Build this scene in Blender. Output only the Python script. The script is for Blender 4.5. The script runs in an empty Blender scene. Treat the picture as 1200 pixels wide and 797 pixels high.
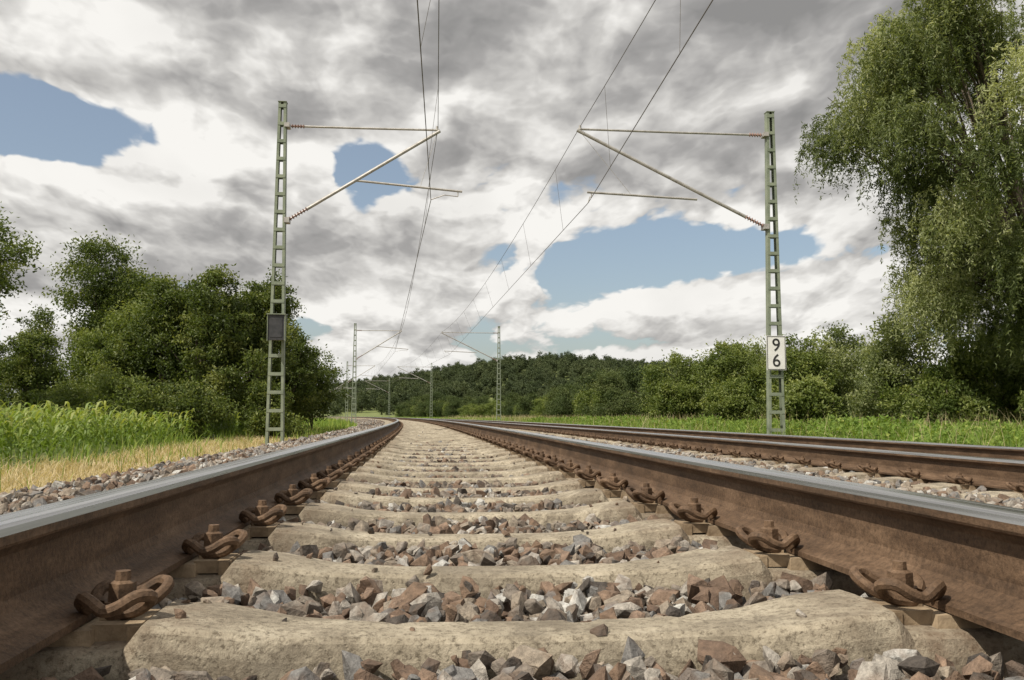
import bpy, bmesh, math, random
import numpy as np
from mathutils import Matrix, Vector
rng = np.random.default_rng(7)
random.seed(7)
sc = bpy.context.scene
sc.view_settings.view_transform = 'Standard'
sc.view_settings.look = 'None'
sc.view_settings.exposure = 0
R = 960.0
X0 = 0.16
def xc(d): 
    d = np.asarray(d, dtype=float)
    return X0 - d*d/(2*R)

# ---------------------------------------------------------------- materials
def ramp_node(nt, stops, interp='LINEAR'):
    r = nt.nodes.new('ShaderNodeValToRGB'); r.color_ramp.interpolation = interp
    e = r.color_ramp.elements
    while len(e) > 1: e.remove(e[-1])
    e[0].position = stops[0][0]; e[0].color = (*stops[0][1], 1)
    for p, c in stops[1:]:
        x = e.new(p); x.color = (*c, 1)
    return r
def new_mat(name):
    m = bpy.data.materials.new(name); m.use_nodes = True
    nt = m.node_tree; b = nt.nodes['Principled BSDF']
    return m, nt, b
def noise(nt, scale, detail=6, rough=.6, vec=None, dist=0):
    n = nt.nodes.new('ShaderNodeTexNoise'); n.inputs['Scale'].default_value = scale
    n.inputs['Detail'].default_value = detail; n.inputs['Roughness'].default_value = rough
    n.inputs['Distortion'].default_value = dist
    if vec is not None: nt.links.new(vec, n.inputs['Vector'])
    return n
def objcoord(nt):
    return nt.nodes.new('ShaderNodeTexCoord').outputs['Object']
def add_bump(nt, b, h, strength, dist=.01):
    bp = nt.nodes.new('ShaderNodeBump'); bp.inputs['Strength'].default_value = strength
    bp.inputs['Distance'].default_value = dist
    nt.links.new(h, bp.inputs['Height']); nt.links.new(bp.outputs[0], b.inputs['Normal'])
def simple_mat(name, stops, scale=8, rough=.8, bump=.3, bdist=.01, metal=0, detail=4, bscale=None):
    m, nt, b = new_mat(name); oc = objcoord(nt)
    n = noise(nt, scale, detail, .65, oc)
    r = ramp_node(nt, stops); nt.links.new(n.outputs['Fac'], r.inputs[0])
    nt.links.new(r.outputs[0], b.inputs['Base Color'])
    b.inputs['Roughness'].default_value = rough; b.inputs['Metallic'].default_value = metal
    if bump:
        n2 = noise(nt, bscale or scale*6, 3, .6, oc)
        add_bump(nt, b, n2.outputs['Fac'], bump, bdist)
    return m
def mixc(nt, fac, a, bcol, mode='MIX'):
    m = nt.nodes.new('ShaderNodeMix'); m.data_type = 'RGBA'; m.blend_type = mode
    for sock, v in ((m.inputs[0], fac), (m.inputs[6], a), (m.inputs[7], bcol)):
        if isinstance(v, (int, float)): sock.default_value = v
        elif isinstance(v, tuple): sock.default_value = (*v, 1)
        else: nt.links.new(v, sock)
    return m.outputs[2]

def leaf_mat(name, stops, trans=.35, rough=.5, objrand=0.0):
    m, nt, b = new_mat(name)
    at = nt.nodes.new('ShaderNodeAttribute'); at.attribute_name = 'rnd'
    fac = at.outputs['Fac']
    if objrand:
        oi = nt.nodes.new('ShaderNodeObjectInfo')
        mm = nt.nodes.new('ShaderNodeMath'); mm.operation = 'MULTIPLY_ADD'
        nt.links.new(oi.outputs['Random'], mm.inputs[0]); mm.inputs[1].default_value = objrand
        m2 = nt.nodes.new('ShaderNodeMath'); m2.operation = 'MULTIPLY'
        nt.links.new(fac, m2.inputs[0]); m2.inputs[1].default_value = 1-objrand
        nt.links.new(m2.outputs[0], mm.inputs[2]); fac = mm.outputs[0]
    r = ramp_node(nt, stops); nt.links.new(fac, r.inputs[0])
    nt.links.new(r.outputs[0], b.inputs['Base Color']); b.inputs['Roughness'].default_value = rough
    b.inputs['Specular IOR Level'].default_value = .3
    t = nt.nodes.new('ShaderNodeBsdfTranslucent')
    c = mixc(nt, 1.0, r.outputs[0], (1.5, 1.5, .7), 'MULTIPLY'); nt.links.new(c, t.inputs[0])
    mx = nt.nodes.new('ShaderNodeMixShader'); mx.inputs[0].default_value = trans
    nt.links.new(b.outputs[0], mx.inputs[1]); nt.links.new(t.outputs[0], mx.inputs[2])
    nt.links.new(mx.outputs[0], nt.nodes['Material Output'].inputs['Surface'])
    return m

bark = simple_mat('bark', [(.3, (.05, .04, .03)), (.7, (.14, .11, .08))], 6, .9, .6, .02)
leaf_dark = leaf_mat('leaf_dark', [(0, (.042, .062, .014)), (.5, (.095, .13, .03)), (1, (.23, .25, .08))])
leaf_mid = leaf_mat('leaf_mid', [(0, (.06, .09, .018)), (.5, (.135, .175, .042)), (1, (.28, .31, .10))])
leaf_willow = leaf_mat('leaf_willow', [(0, (.07, .095, .035)), (.5, (.18, .215, .085)), (1, (.44, .46, .26))], .42)
leaf_far = leaf_mat('leaf_far', [(0, (.032, .05, .016)), (.5, (.065, .092, .028)), (1, (.15, .17, .06))], .25, .7, .5)
leaf_hill_haze = leaf_mat('leaf_hill_haze', [(0, (.040, .056, .027)), (.5, (.068, .090, .040)), (1, (.13, .15, .07))], .2, .8, .5)  # far leaves in lighter, greyer green: aerial haze painted into the colour
corn_mat = leaf_mat('corn_leaf', [(0, (.08, .14, .025)), (.6, (.17, .24, .045)), (1, (.34, .36, .11))], .35)
straw_mat = leaf_mat('straw', [(0, (.14, .16, .05)), (.3, (.34, .28, .15)), (1, (.62, .52, .34))], .25, .8)
weed_mat = leaf_mat('weed', [(0, (.08, .14, .025)), (.7, (.20, .29, .055)), (1, (.36, .40, .11))], .35, .7)

# stone
stone_mat, nt, b = new_mat('ballast_stone')
at = nt.nodes.new('ShaderNodeAttribute'); at.attribute_name = 'rnd'
r = ramp_node(nt, [(0, (.13, .085, .058)), (.12, (.22, .15, .105)), (.22, (.20, .17, .14)), (.36, (.075, .062, .052)), (.48, (.27, .225, .175)),
                   (.60, (.175, .168, .16)), (.72, (.34, .31, .27)), (.84, (.18, .12, .08)), (.94, (.46, .45, .42))], 'CONSTANT')
nt.links.new(at.outputs['Fac'], r.inputs[0])
oc = objcoord(nt)
n = noise(nt, 55, 4, .75, oc); r2 = ramp_node(nt, [(.3, (.42, .41, .40)), (.55, (1, 1, 1)), (.75, (1.6, 1.58, 1.55))]); nt.links.new(n.outputs['Fac'], r2.inputs[0])
c = mixc(nt, 1.0, r.outputs[0], r2.outputs[0], 'MULTIPLY')
n3 = noise(nt, 18, 3, .6, oc); r3 = ramp_node(nt, [(.48, (0, 0, 0)), (.62, (1, 1, 1))]); nt.links.new(n3.outputs['Fac'], r3.inputs[0])
c = mixc(nt, r3.outputs[0], c, mixc(nt, .4, c, (.18, .115, .075)))
nt.links.new(c, b.inputs['Base Color']); b.inputs['Roughness'].default_value = .8
n2 = noise(nt, 110, 4, .7, oc); add_bump(nt, b, n2.outputs['Fac'], .9, .006)

# ballast bed (under the stones)
bed_mat, nt, b = new_mat('ballast_bed')
oc = objcoord(nt)
v = nt.nodes.new('ShaderNodeTexVoronoi'); v.inputs['Scale'].default_value = 18; nt.links.new(oc, v.inputs['Vector'])
sx = nt.nodes.new('ShaderNodeSeparateColor'); nt.links.new(v.outputs['Color'], sx.inputs[0])
r = ramp_node(nt, [(0, (.08, .06, .045)), (.4, (.15, .11, .08)), (.7, (.20, .17, .14)), (1, (.31, .28, .24))]); nt.links.new(sx.outputs[0], r.inputs[0])
nt.links.new(r.outputs[0], b.inputs['Base Color']); b.inputs['Roughness'].default_value = .95
add_bump(nt, b, v.outputs['Distance'], 1.0, .03)

# concrete sleeper
conc, nt, b = new_mat('sleeper_concrete'); oc = objcoord(nt)
n = noise(nt, 7, 8, .7, oc); r = ramp_node(nt, [(.25, (.17, .14, .10)), (.42, (.31, .265, .195)), (.58, (.42, .365, .275)), (.78, (.56, .50, .39))])
nt.links.new(n.outputs['Fac'], r.inputs[0])
n2 = noise(nt, 90, 4, .8, oc); r2 = ramp_node(nt, [(.36, (.36, .34, .31)), (.49, (1, 1, 1)), (.7, (1.2, 1.2, 1.2))]); nt.links.new(n2.outputs['Fac'], r2.inputs[0])
c = mixc(nt, .9, r.outputs[0], r2.outputs[0], 'MULTIPLY')
n3 = noise(nt, 3.8, 7, .78, oc, .6); r3 = ramp_node(nt, [(.47, (0, 0, 0)), (.58, (1, 1, 1))]); nt.links.new(n3.outputs['Fac'], r3.inputs[0])
c = mixc(nt, r3.outputs[0], c, mixc(nt, .55, c, (.13, .105, .075)))
at = nt.nodes.new('ShaderNodeAttribute'); at.attribute_name = 'rnd'
n6 = noise(nt, 12, 5, .7, oc); mm = nt.nodes.new('ShaderNodeMath'); mm.operation = 'MULTIPLY_ADD'; mm.use_clamp = True
nt.links.new(n6.outputs['Fac'], mm.inputs[0]); mm.inputs[1].default_value = 2.4; mm.inputs[2].default_value = -.85
m7 = nt.nodes.new('ShaderNodeMath'); m7.operation = 'MULTIPLY'; nt.links.new(mm.outputs[0], m7.inputs[0]); nt.links.new(at.outputs['Fac'], m7.inputs[1])
nt.links.new(mixc(nt, m7.outputs[0], c, (.14, .085, .05)), b.inputs['Base Color']); b.inputs['Roughness'].default_value = .92
vv = nt.nodes.new('ShaderNodeTexVoronoi'); vv.inputs['Scale'].default_value = 70; nt.links.new(oc, vv.inputs['Vector'])
rp = ramp_node(nt, [(0, (0, 0, 0)), (.2, (1, 1, 1))]); nt.links.new(vv.outputs['Distance'], rp.inputs[0])
n4 = noise(nt, 130, 5, .8, oc); hh = mixc(nt, .3, n4.outputs['Fac'], rp.outputs[0]); add_bump(nt, b, hh, .9, .007)

# rails
def rust(name, k=1.0):
    m, nt, b = new_mat(name); oc = objcoord(nt)
    mp = nt.nodes.new('ShaderNodeMapping'); mp.inputs['Scale'].default_value = (1, .25, 1); nt.links.new(oc, mp.inputs[0])
    n = noise(nt, 14, 6, .7, mp.outputs[0])
    r = ramp_node(nt, [(.3, (.058*k, .037*k, .023*k)), (.5, (.108*k, .068*k, .041*k)), (.72, (.20*k, .132*k, .083*k))])
    nt.links.new(n.outputs['Fac'], r.inputs[0])
    n5 = noise(nt, 90, 4, .8, oc); r5 = ramp_node(nt, [(.35, (.6, .58, .56)), (.6, (1.15, 1.12, 1.1))]); nt.links.new(n5.outputs['Fac'], r5.inputs[0])
    nt.links.new(mixc(nt, 1.0, r.outputs[0], r5.outputs[0], 'MULTIPLY'), b.inputs['Base Color'])
    b.inputs['Roughness'].default_value = .7; b.inputs['Specular IOR Level'].default_value = .3
    n2 = noise(nt, 150, 4, .7, oc); add_bump(nt, b, n2.outputs['Fac'], .5, .004)
    return m
rust_mat = rust('rail_rust')
clip_mat = rust('clip_rust', 1.1)
plate_mat = simple_mat('baseplate', [(.3, (.14, .095, .055)), (.7, (.38, .29, .19))], 20, .85, .4, .004)
steel_top, nt, b = new_mat('rail_running_surface'); oc = objcoord(nt)
mp = nt.nodes.new('ShaderNodeMapping'); mp.inputs['Scale'].default_value = (60, .4, 60); nt.links.new(oc, mp.inputs[0])
n = noise(nt, 1.5, 5, .6, mp.outputs[0]); r = ramp_node(nt, [(.3, (.34, .335, .33)), (.7, (.60, .60, .60))]); nt.links.new(n.outputs['Fac'], r.inputs[0])
nt.links.new(r.outputs[0], b.inputs['Base Color']); b.inputs['Metallic'].default_value = .9
r2 = ramp_node(nt, [(.3, (.20, .20, .20)), (.7, (.36, .36, .36))]); nt.links.new(n.outputs['Fac'], r2.inputs[0]); nt.links.new(r2.outputs[0], b.inputs['Roughness'])

mast_mat = simple_mat('mast_paint', [(.3, (.15, .18, .13)), (.7, (.26, .29, .21))], 5, .6, .15, .002)
tube_mat = simple_mat('cantilever_steel', [(.3, (.30, .28, .26)), (.7, (.50, .48, .46))], 8, .5, .1, .002, .3)
insul_mat = simple_mat('insulator', [(.3, (.20, .12, .10)), (.7, (.32, .22, .19))], 8, .3, 0)
wire_mat = simple_mat('wire', [(.3, (.09, .08, .08)), (.7, (.15, .14, .13))], 8, .6, 0)
white_mat = simple_mat('sign_white', [(.3, (.70, .69, .66)), (.7, (.82, .81, .79))], 5, .5, 0)
black_mat = simple_mat('sign_black', [(.3, (.015, .015, .015)), (.7, (.03, .03, .03))], 5, .5, 0)
box_mat = simple_mat('box_dark', [(.3, (.02, .022, .025)), (.7, (.05, .05, .055))], 9, .5, 0)
base_conc = simple_mat('foundation_concrete', [(.3, (.25, .23, .2)), (.7, (.42, .40, .36))], 5, .9, .4)

# ---------------------------------------------------------------- mesh helpers
class MB:
    def __init__(s): s.v=[]; s.f={3:[],4:[]}; s.m={3:[],4:[]}; s.r=[]; s.n=0
    def add(s, v, f, mi=0, rnd=0.5):
        v=np.asarray(v,dtype=np.float32); f=np.asarray(f,dtype=np.int64)
        k=f.shape[1]; s.v.append(v); s.f[k].append(f+s.n)
        s.m[k].append(np.full(len(f),mi)) 
        s.r.append(np.broadcast_to(np.asarray(rnd,dtype=np.float32),(len(v),)).copy()); s.n+=len(v)
    def build(s, name, mats, smooth=False, parent=None, coll=None, autos=None):
        me=bpy.data.meshes.new(name); V=np.concatenate(s.v)
        loops=[];starts=[];tot=[];mi=[];off=0
        for k in (3,4):
            if s.f[k]:
                F=np.concatenate(s.f[k]); loops.append(F.ravel()); starts.append(off+np.arange(len(F))*k); tot.append(np.full(len(F),k)); off+=F.size; mi.append(np.concatenate(s.m[k]))
        L=np.concatenate(loops);S=np.concatenate(starts);T=np.concatenate(tot);MI=np.concatenate(mi)
        me.vertices.add(len(V)); me.vertices.foreach_set('co',V.ravel())
        me.loops.add(len(L)); me.loops.foreach_set('vertex_index',L.astype(np.int32))
        me.polygons.add(len(S)); me.polygons.foreach_set('loop_start',S.astype(np.int32)); me.polygons.foreach_set('loop_total',T.astype(np.int32))
        me.polygons.foreach_set('material_index',MI.astype(np.int32))
        me.polygons.foreach_set('use_smooth',np.full(len(S),smooth))
        me.update(calc_edges=True); me.validate()
        a=me.attributes.new('rnd','FLOAT','POINT'); a.data.foreach_set('value',np.concatenate(s.r))
        for m in mats: me.materials.append(m)
        o=bpy.data.objects.new(name,me); (coll or sc.collection).objects.link(o)
        if parent: o.parent=parent
        return o
def empty(name, loc=(0,0,0)):
    o=bpy.data.objects.new(name,None); o.empty_display_size=.3; sc.collection.objects.link(o); o.location=loc; return o
BOXF=np.array([[0,3,2,1],[4,5,6,7],[0,1,5,4],[1,2,6,5],[2,3,7,6],[3,0,4,7]])
def box(mb, c, s, mi=0, rot=None, rnd=.5):
    x,y,z=[q/2 for q in s]
    v=np.array([[-x,-y,-z],[x,-y,-z],[x,y,-z],[-x,y,-z],[-x,-y,z],[x,-y,z],[x,y,z],[-x,y,z]])
    if rot is not None: v=v@np.array(rot).T
    mb.add(v+np.array(c),BOXF,mi,rnd)
def tube(mb, P, rad, n=8, mi=0, rnd=.5, cap=True):
    P=np.asarray(P,dtype=float); m=len(P); rad=np.broadcast_to(np.asarray(rad,dtype=float),(m,))
    T=np.gradient(P,axis=0); T/=np.linalg.norm(T,axis=1)[:,None]+1e-9
    up=np.array([0,0,1.0]) if abs(T[0][2])<.9 else np.array([1.0,0,0])
    A=np.cross(T[0],up); A/=np.linalg.norm(A); V=[]
    for i in range(m):
        A=A-T[i]*np.dot(A,T[i]); A/=np.linalg.norm(A)+1e-9; B=np.cross(T[i],A)
        a=np.linspace(0,2*np.pi,n,endpoint=False)
        V.append(P[i]+rad[i]*(np.cos(a)[:,None]*A+np.sin(a)[:,None]*B))
    V=np.concatenate(V); F=[]
    for i in range(m-1):
        for j in range(n):
            k=(j+1)%n; F.append([i*n+j,(i)*n+k,(i+1)*n+k,(i+1)*n+j])
    if cap:
        V=np.concatenate([V,[P[0]],[P[-1]]]); 
        T3=[[m*n,(j+1)%n,j] for j in range(n)]+[[m*n+1,(m-1)*n+j,(m-1)*n+(j+1)%n] for j in range(n)]
        mb.add(V,F,mi,rnd); base=mb.n-len(V)
        mb.f[3].append(np.array(T3)+base); mb.m[3].append(np.full(len(T3),mi))
    else: mb.add(V,F,mi,rnd)
def smooth_path(pts, n=6):
    P=np.array(pts,dtype=float); Q=np.vstack([2*P[0]-P[1],P,2*P[-1]-P[-2]]); out=[]
    for i in range(1,len(Q)-2):
        for t in np.linspace(0,1,n,endpoint=False):
            a,b_,c_,d=Q[i-1:i+3]
            out.append(.5*((2*b_)+(-a+c_)*t+(2*a-5*b_+4*c_-d)*t*t+(-a+3*b_-3*c_+d)*t**3))
    out.append(P[-1]); return np.array(out)

# ---------------------------------------------------------------- tracks
half=[(.075,0),(.075,.0115),(.035,.026),(.014,.040),(.00825,.058),(.00825,.120),(.015,.132),(.0335,.1385),(.036,.143),(.036,.155),(.0335,.165),(.029,.1695),(.020,.1715)]
prof=np.array(half+[(-a,b_) for a,b_ in half[::-1]])
def rail(name, off, z0, parent):
    mb=MB(); D=np.concatenate([np.arange(-8,40,1.0),np.arange(40,330,4.0)])
    n=len(prof); V=[]
    for d in D:
        cx=float(xc(d))+off
        V.append(np.stack([cx+prof[:,0],np.full(n,d),z0+prof[:,1]],1))
    V=np.concatenate(V); Fs=[];Ft=[]
    for i in range(len(D)-1):
        for j in range(n):
            k=(j+1)%n; q=[i*n+j,i*n+k,(i+1)*n+k,(i+1)*n+j]
            (Ft if j in (9,10,11,12,13,14,15) else Fs).append(q)
    mb.add(V,Fs,0); mb.f[4].append(np.array(Ft)); mb.m[4].append(np.full(len(Ft),1))
    o=mb.build(name,[rust_mat,steel_top],False,parent)
    return o
def sl_z(a):
    z=np.interp(a,[0,.20,.38,.50,.575,.600,.91,.935,1.0,1.28,1.30],[0,.001,.010,.030,.036,.003,.003,.036,.034,.012,-.005])
    return z
def sl_w(a):
    t=np.clip((a-.22)/.30,0,1); t=t*t*(3-2*t); return .060+.042*t-np.where(a>1.29,.012,0)
def sleeper_mesh(fine=False):
    if fine:
        xs=np.unique(np.round(np.concatenate([np.arange(-1.29,1.295,.02),[-1.30,1.30,-.575,.575,-.6,.6,-.91,.91,-.935,.935]]),4))
    else:
        h=[0,.2,.38,.45,.50,.575,.600,.91,.935,1.0,1.28,1.30]; xs=np.array([-a for a in h[:0:-1]]+h)
    V=[]; a=np.abs(xs); zt=sl_z(a); wt=sl_w(a); wb=wt+.045; m=len(xs)
    sec=[]
    def row(y,z): sec.append((y,z))
    chip=[np.zeros(m),np.zeros(m)]; dz=np.zeros((4,m))
    if fine:
        for s in (0,1):
            c=np.convolve(rng.normal(size=m+6),np.ones(2)/2,'same')[3:-3]; chip[s]=np.clip(c-1.05,0,1)*.014+np.abs(np.convolve(rng.normal(size=m+6),np.ones(3)/3,'same')[3:-3])*.0006
        for s in range(4): dz[s]=np.convolve(rng.normal(size=m+8),np.ones(5)/5,'same')[4:-4]*.0008
    row(-wb,np.full(m,-.2)); row(-wt-.014-.6*chip[0],zt-.034); row(-wt-.004+.0*wt,zt-.009-.6*chip[0]); row(-wt+.006+.5*chip[0],zt-.0015-chip[0]*.6); row(-wt*.5,zt+dz[0]+.001); row(-wt*.1,zt+dz[1]+.001)
    row(wt*.4,zt+dz[2]+.001); row(wt-.006-.5*chip[1],zt-.0015-.6*chip[1]); row(wt+.004+0*wt,zt-.009-.6*chip[1]); row(wt+.014,zt-.034); row(wb,np.full(m,-.2))
    n=len(sec)
    V=np.stack([np.stack([xs,y,z],1) for y,z in sec],1).reshape(-1,3)
    F=[]
    for i in range(m-1):
        for j in range(n):
            k=(j+1)%n; F.append([i*n+j,(i+1)*n+j,(i+1)*n+k,i*n+k])
    for e in (0,(m-1)*n):
        q=[[e,e+1,e+9,e+10],[e+1,e+2,e+8,e+9],[e+2,e+3,e+7,e+8],[e+3,e+4,e+6,e+7]]
        F+= [a_[::-1] for a_ in q] if e==0 else q
    return V,np.array(F)
SV,SF=sleeper_mesh()
def clip_mb():
    mb=MB(); k=1.0
    h=[(.022,0,.012),(.017,.016,.013),(-.006,.020,.016),(-.030,.024,.022),(-.050,.034,.036),(-.056,.052,.048),(-.040,.068,.050),(-.016,.072,.036),(.006,.070,.030),(.026,.064,.042),(.042,.050,.046),(.050,.034,.034),(.042,.022,.022)]
    L=[(a,-b_,c) for a,b_,c in h[:0:-1]]+h
    P=smooth_path(np.array(L)*k,4)
    tube(mb,P,.0098,8,0)
    def cyl(r0,r1,z0,z1,n,mi=0):
        P=np.array([(0,0,z0),(0,0,(z0+z1)/2),(0,0,z1)]); tube(mb,P,[r0,(r0+r1)/2,r1],n,mi)
    cyl(.026,.026,.022,.032,16); cyl(.0215,.0205,.032,.060,6); cyl(.0205,.0135,.060,.064,6); cyl(.0125,.0115,.064,.078,8)
    box(mb,(-.008,0,-.006),(.072,.110,.026),1)
    box(mb,(-.036,0,-.010),(.022,.116,.030),1)
    box(mb,(.010,0,.010),(.030,.05,.008),1)
    return mb
def track(name, off, zoff, y0, nsl, ph):
    par=empty(name)
    rail('rail_left',off-.7535,zoff+.03,par); rail('rail_right',off+.7535,zoff+.03,par)
    ms=MB(); mc=MB(); mp_=MB(); cm=clip_mb()
    CV=np.concatenate(cm.v); 
    for i in range(nsl):
        d=ph+i*.6; cx=float(xc(d))+off; ang=math.atan(d/R)+rng.normal(0,.004)
        jx=rng.normal(0,.004); jz=rng.normal(0,.003)
        ca,sa=math.cos(ang),math.sin(ang)
        def tf(V,s=1):
            W=V.copy(); x,y=V[:,0].copy(),V[:,1].copy()
            W[:,0]=cx+x*ca-y*sa; W[:,1]=d+x*sa+y*ca; W[:,2]=V[:,2]+zoff; return W
        if off==0 and -.5<d<10: S,SF_=sleeper_mesh(True)
        else: S,SF_=SV.copy(),SF; S[:,2]+=rng.normal(0,.0012,len(S)); S[:,1]+=rng.normal(0,.0015,len(S))
        stain=np.clip((np.abs(S[:,0])-.42)/.2,0,1)*np.clip((1.05-np.abs(S[:,0]))/.2,0,1)
        S[:,0]+=jx; S[:,2]+=jz-.003
        ms.add(tf(S),SF_,0,stain)
        if d<110:
            for sgn in (-1,1):
                bx=np.array([[-.10,-.078,-.006],[.10,-.078,-.006],[.10,.078,-.006],[-.10,.078,-.006],[-.096,-.075,.0275],[.096,-.075,.0275],[.096,.075,.0275],[-.096,.075,.0275]])
                bx[:,0]+=sgn*.7535; mp_.add(tf(bx),BOXF)
                for side in (-1,1):
                    C=CV.copy(); an=rng.normal(0,.05); x_,y_=C[:,0].copy(),C[:,1].copy(); C[:,0]=x_*math.cos(an)-y_*math.sin(an); C[:,1]=x_*math.sin(an)+y_*math.cos(an)
                    C[:,0]*=-side; C[:,0]+=sgn*.7535+side*.118; C[:,2]+=.0245
                    W=tf(C); base=mc.n
                    mc.v.append(W.astype(np.float32)); mc.r.append(np.full(len(W),.5,dtype=np.float32)); mc.n+=len(W)
                    for kk in (3,4):
                        if cm.f[kk]:
                            F=np.concatenate(cm.f[kk]); 
                            if side>0: F=F[:,::-1]
                            mc.f[kk].append(F+base); mc.m[kk].append(np.concatenate(cm.m[kk]))
    ms.build('sleepers',[conc],False,par); mp_.build('baseplates',[plate_mat],False,par); mc.build('rail_clips',[clip_mat,plate_mat],False,par)
    return par
PH1=1.50; PH2=1.3
track('railway_track',0,0,0,330,PH1-.6*6)
Z2=-.105; OFF2=4.05
track('railway_track',OFF2,Z2,0,330,PH2-.6*6)

# ---------------------------------------------------------------- ballast
def bed():
    mb=MB(); q=np.array([-3.3,-3.05,-2.6,-2.3,-1.5,-1.1,-.8,-.5,0,.5,.8,1.1,1.6,2.0,2.4,2.8,3.2,3.5,4.0,4.5,4.9,5.3,5.7,6.2,6.7,7.0])
    z=np.array([-.66,-.56,-.24,-.12,-.10,-.10,-.10,-.10,-.10,-.10,-.10,-.10,-.10,-.12,-.15,-.18,-.20,-.21,-.21,-.21,-.20,-.19,-.25,-.42,-.56,-.66])
    D=np.concatenate([np.arange(-10,60,.5),np.arange(60,340,4.)])
    V=[];n=len(q)
    for d in D: V.append(np.stack([float(xc(d))+q,np.full(n,d),z+rng.normal(0,.008,n)],1))
    F=[[i*n+j,i*n+j+1,(i+1)*n+j+1,(i+1)*n+j] for i in range(len(D)-1) for j in range(n-1)]
    mb.add(np.concatenate(V),F); mb.build('ballast_bed',[bed_mat],True)
    return q,z
BQ,BZ=bed()
def hull_variant(npts, seed):
    rs=np.random.default_rng(seed); bm=bmesh.new()
    P=rs.normal(size=(npts,3)); P/=np.linalg.norm(P,axis=1)[:,None]; P*=rs.uniform(.75,1.1,(npts,1))
    P=P*np.array([1.2,.9,.68])*rs.uniform(.85,1.15,3)
    vs=[bm.verts.new(p) for p in P]
    res=bmesh.ops.convex_hull(bm,input=vs)
    bmesh.ops.delete(bm,geom=[g for g in res['geom_unused'] if isinstance(g,bmesh.types.BMVert)],context='VERTS') if res['geom_unused'] else None
    bmesh.ops.triangulate(bm,faces=bm.faces); bm.verts.index_update()
    V=np.array([v.co[:] for v in bm.verts]); F=np.array([[v.index for v in f.verts] for f in bm.faces]); bm.free()
    return V,F
near_vars=[hull_variant(12+(i%4)*3,i) for i in range(20)]; far_vars=[hull_variant(9,50+i) for i in range(8)]
def rand_rot(n):
    q=rng.normal(size=(n,4)); q/=np.linalg.norm(q,axis=1)[:,None]; w,x,y,z=q.T
    return np.stack([1-2*(y*y+z*z),2*(x*y-z*w),2*(x*z+y*w),2*(x*y+z*w),1-2*(x*x+z*z),2*(y*z-x*w),2*(x*z-y*w),2*(y*z+x*w),1-2*(x*x+y*y)],1).reshape(n,3,3)
stones=MB()
def scatter(q0,q1,d0,d1,dens,size,zlo,zhi,near,sleep=None,pale=0.0,ontop=False):
    n=int((q1-q0)*(d1-d0)*dens); q=rng.uniform(q0,q1,n); d=rng.uniform(d0,d1,n)
    if sleep is not None:
        off,ph=sleep; fr=((d-ph+.3)%.6)-.3; qq=np.abs(q-off)
        w=sl_w(qq)+.012
        ok=(np.abs(fr)>w+.008)&((np.abs(qq-.7535)>.10)|(np.abs(fr)>.13)); ok|=(qq>1.32)
        if ontop: ok=(np.abs(fr)<w*.8)&(qq<.56)
        q=q[ok]; d=d[ok]
        n=len(q)
    s=rng.lognormal(0,.34,n)*size; s=np.clip(s,size*.4,size*1.8)
    z=np.interp(q,BQ,BZ)+rng.uniform(zlo,zhi,n)
    if ontop: z=sl_z(np.abs(q))+s*.35
    rr=rng.uniform(0,1,n); 
    if pale: rr=np.where(rng.uniform(0,1,n)<pale, rng.uniform(.48,1,n), rr)
    P=np.stack([xc(d)+q,d,z],1); M=rand_rot(n); vs=near_vars if near else far_vars
    idx=rng.integers(0,len(vs),n)
    for k,(V,F) in enumerate(vs):
        sel=np.where(idx==k)[0]
        if len(sel)==0: continue
        W=np.einsum('nij,vj->nvi',M[sel],V)*s[sel][:,None,None]+P[sel][:,None,:]
        FF=(F[None]+(np.arange(len(sel))*len(V))[:,None,None]).reshape(-1,3)
        stones.add(W.reshape(-1,3),FF,0,np.repeat(rr[sel],len(V)))
scatter(-.69,.69,.4,5,2200,.022,.0,.084,True,(0,PH1))
scatter(-.69,.69,5,12,1300,.024,.01,.075,True,(0,PH1))
scatter(-.69,.69,12,40,420,.030,.0,.06,False,(0,PH1))
scatter(-.69,.69,40,110,90,.045,.0,.04,False,(0,PH1))
scatter(-.6,.6,1.2,9,50,.008,0,0,True,(0,PH1),0,True)
scatter(-3.1,-.82,.5,14,700,.027,0,.06,True,(0,PH1),.6)
scatter(-3.1,-.82,14,45,220,.036,0,.06,False,(0,PH1),.6)
scatter(-3.1,-.82,45,110,60,.055,0,.06,False,(0,PH1),.6)
scatter(.82,3.3,.5,14,700,.028,0,.09,True,(0,PH1),.7)
scatter(.82,3.3,14,45,220,.038,0,.08,False,(0,PH1),.7)
scatter(.82,3.3,45,120,60,.055,0,.07,False,(0,PH1),.7)
scatter(3.3,4.8,2,30,260,.032,0,.07,False,(OFF2,PH2),.3)
scatter(4.8,6.8,3,40,230,.034,0,.06,False,(OFF2,PH2),.5)
scatter(4.8,6.8,40,110,50,.055,0,.06,False,(OFF2,PH2),.5)
stones.build('gravel_ballast',[stone_mat],False)

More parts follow.
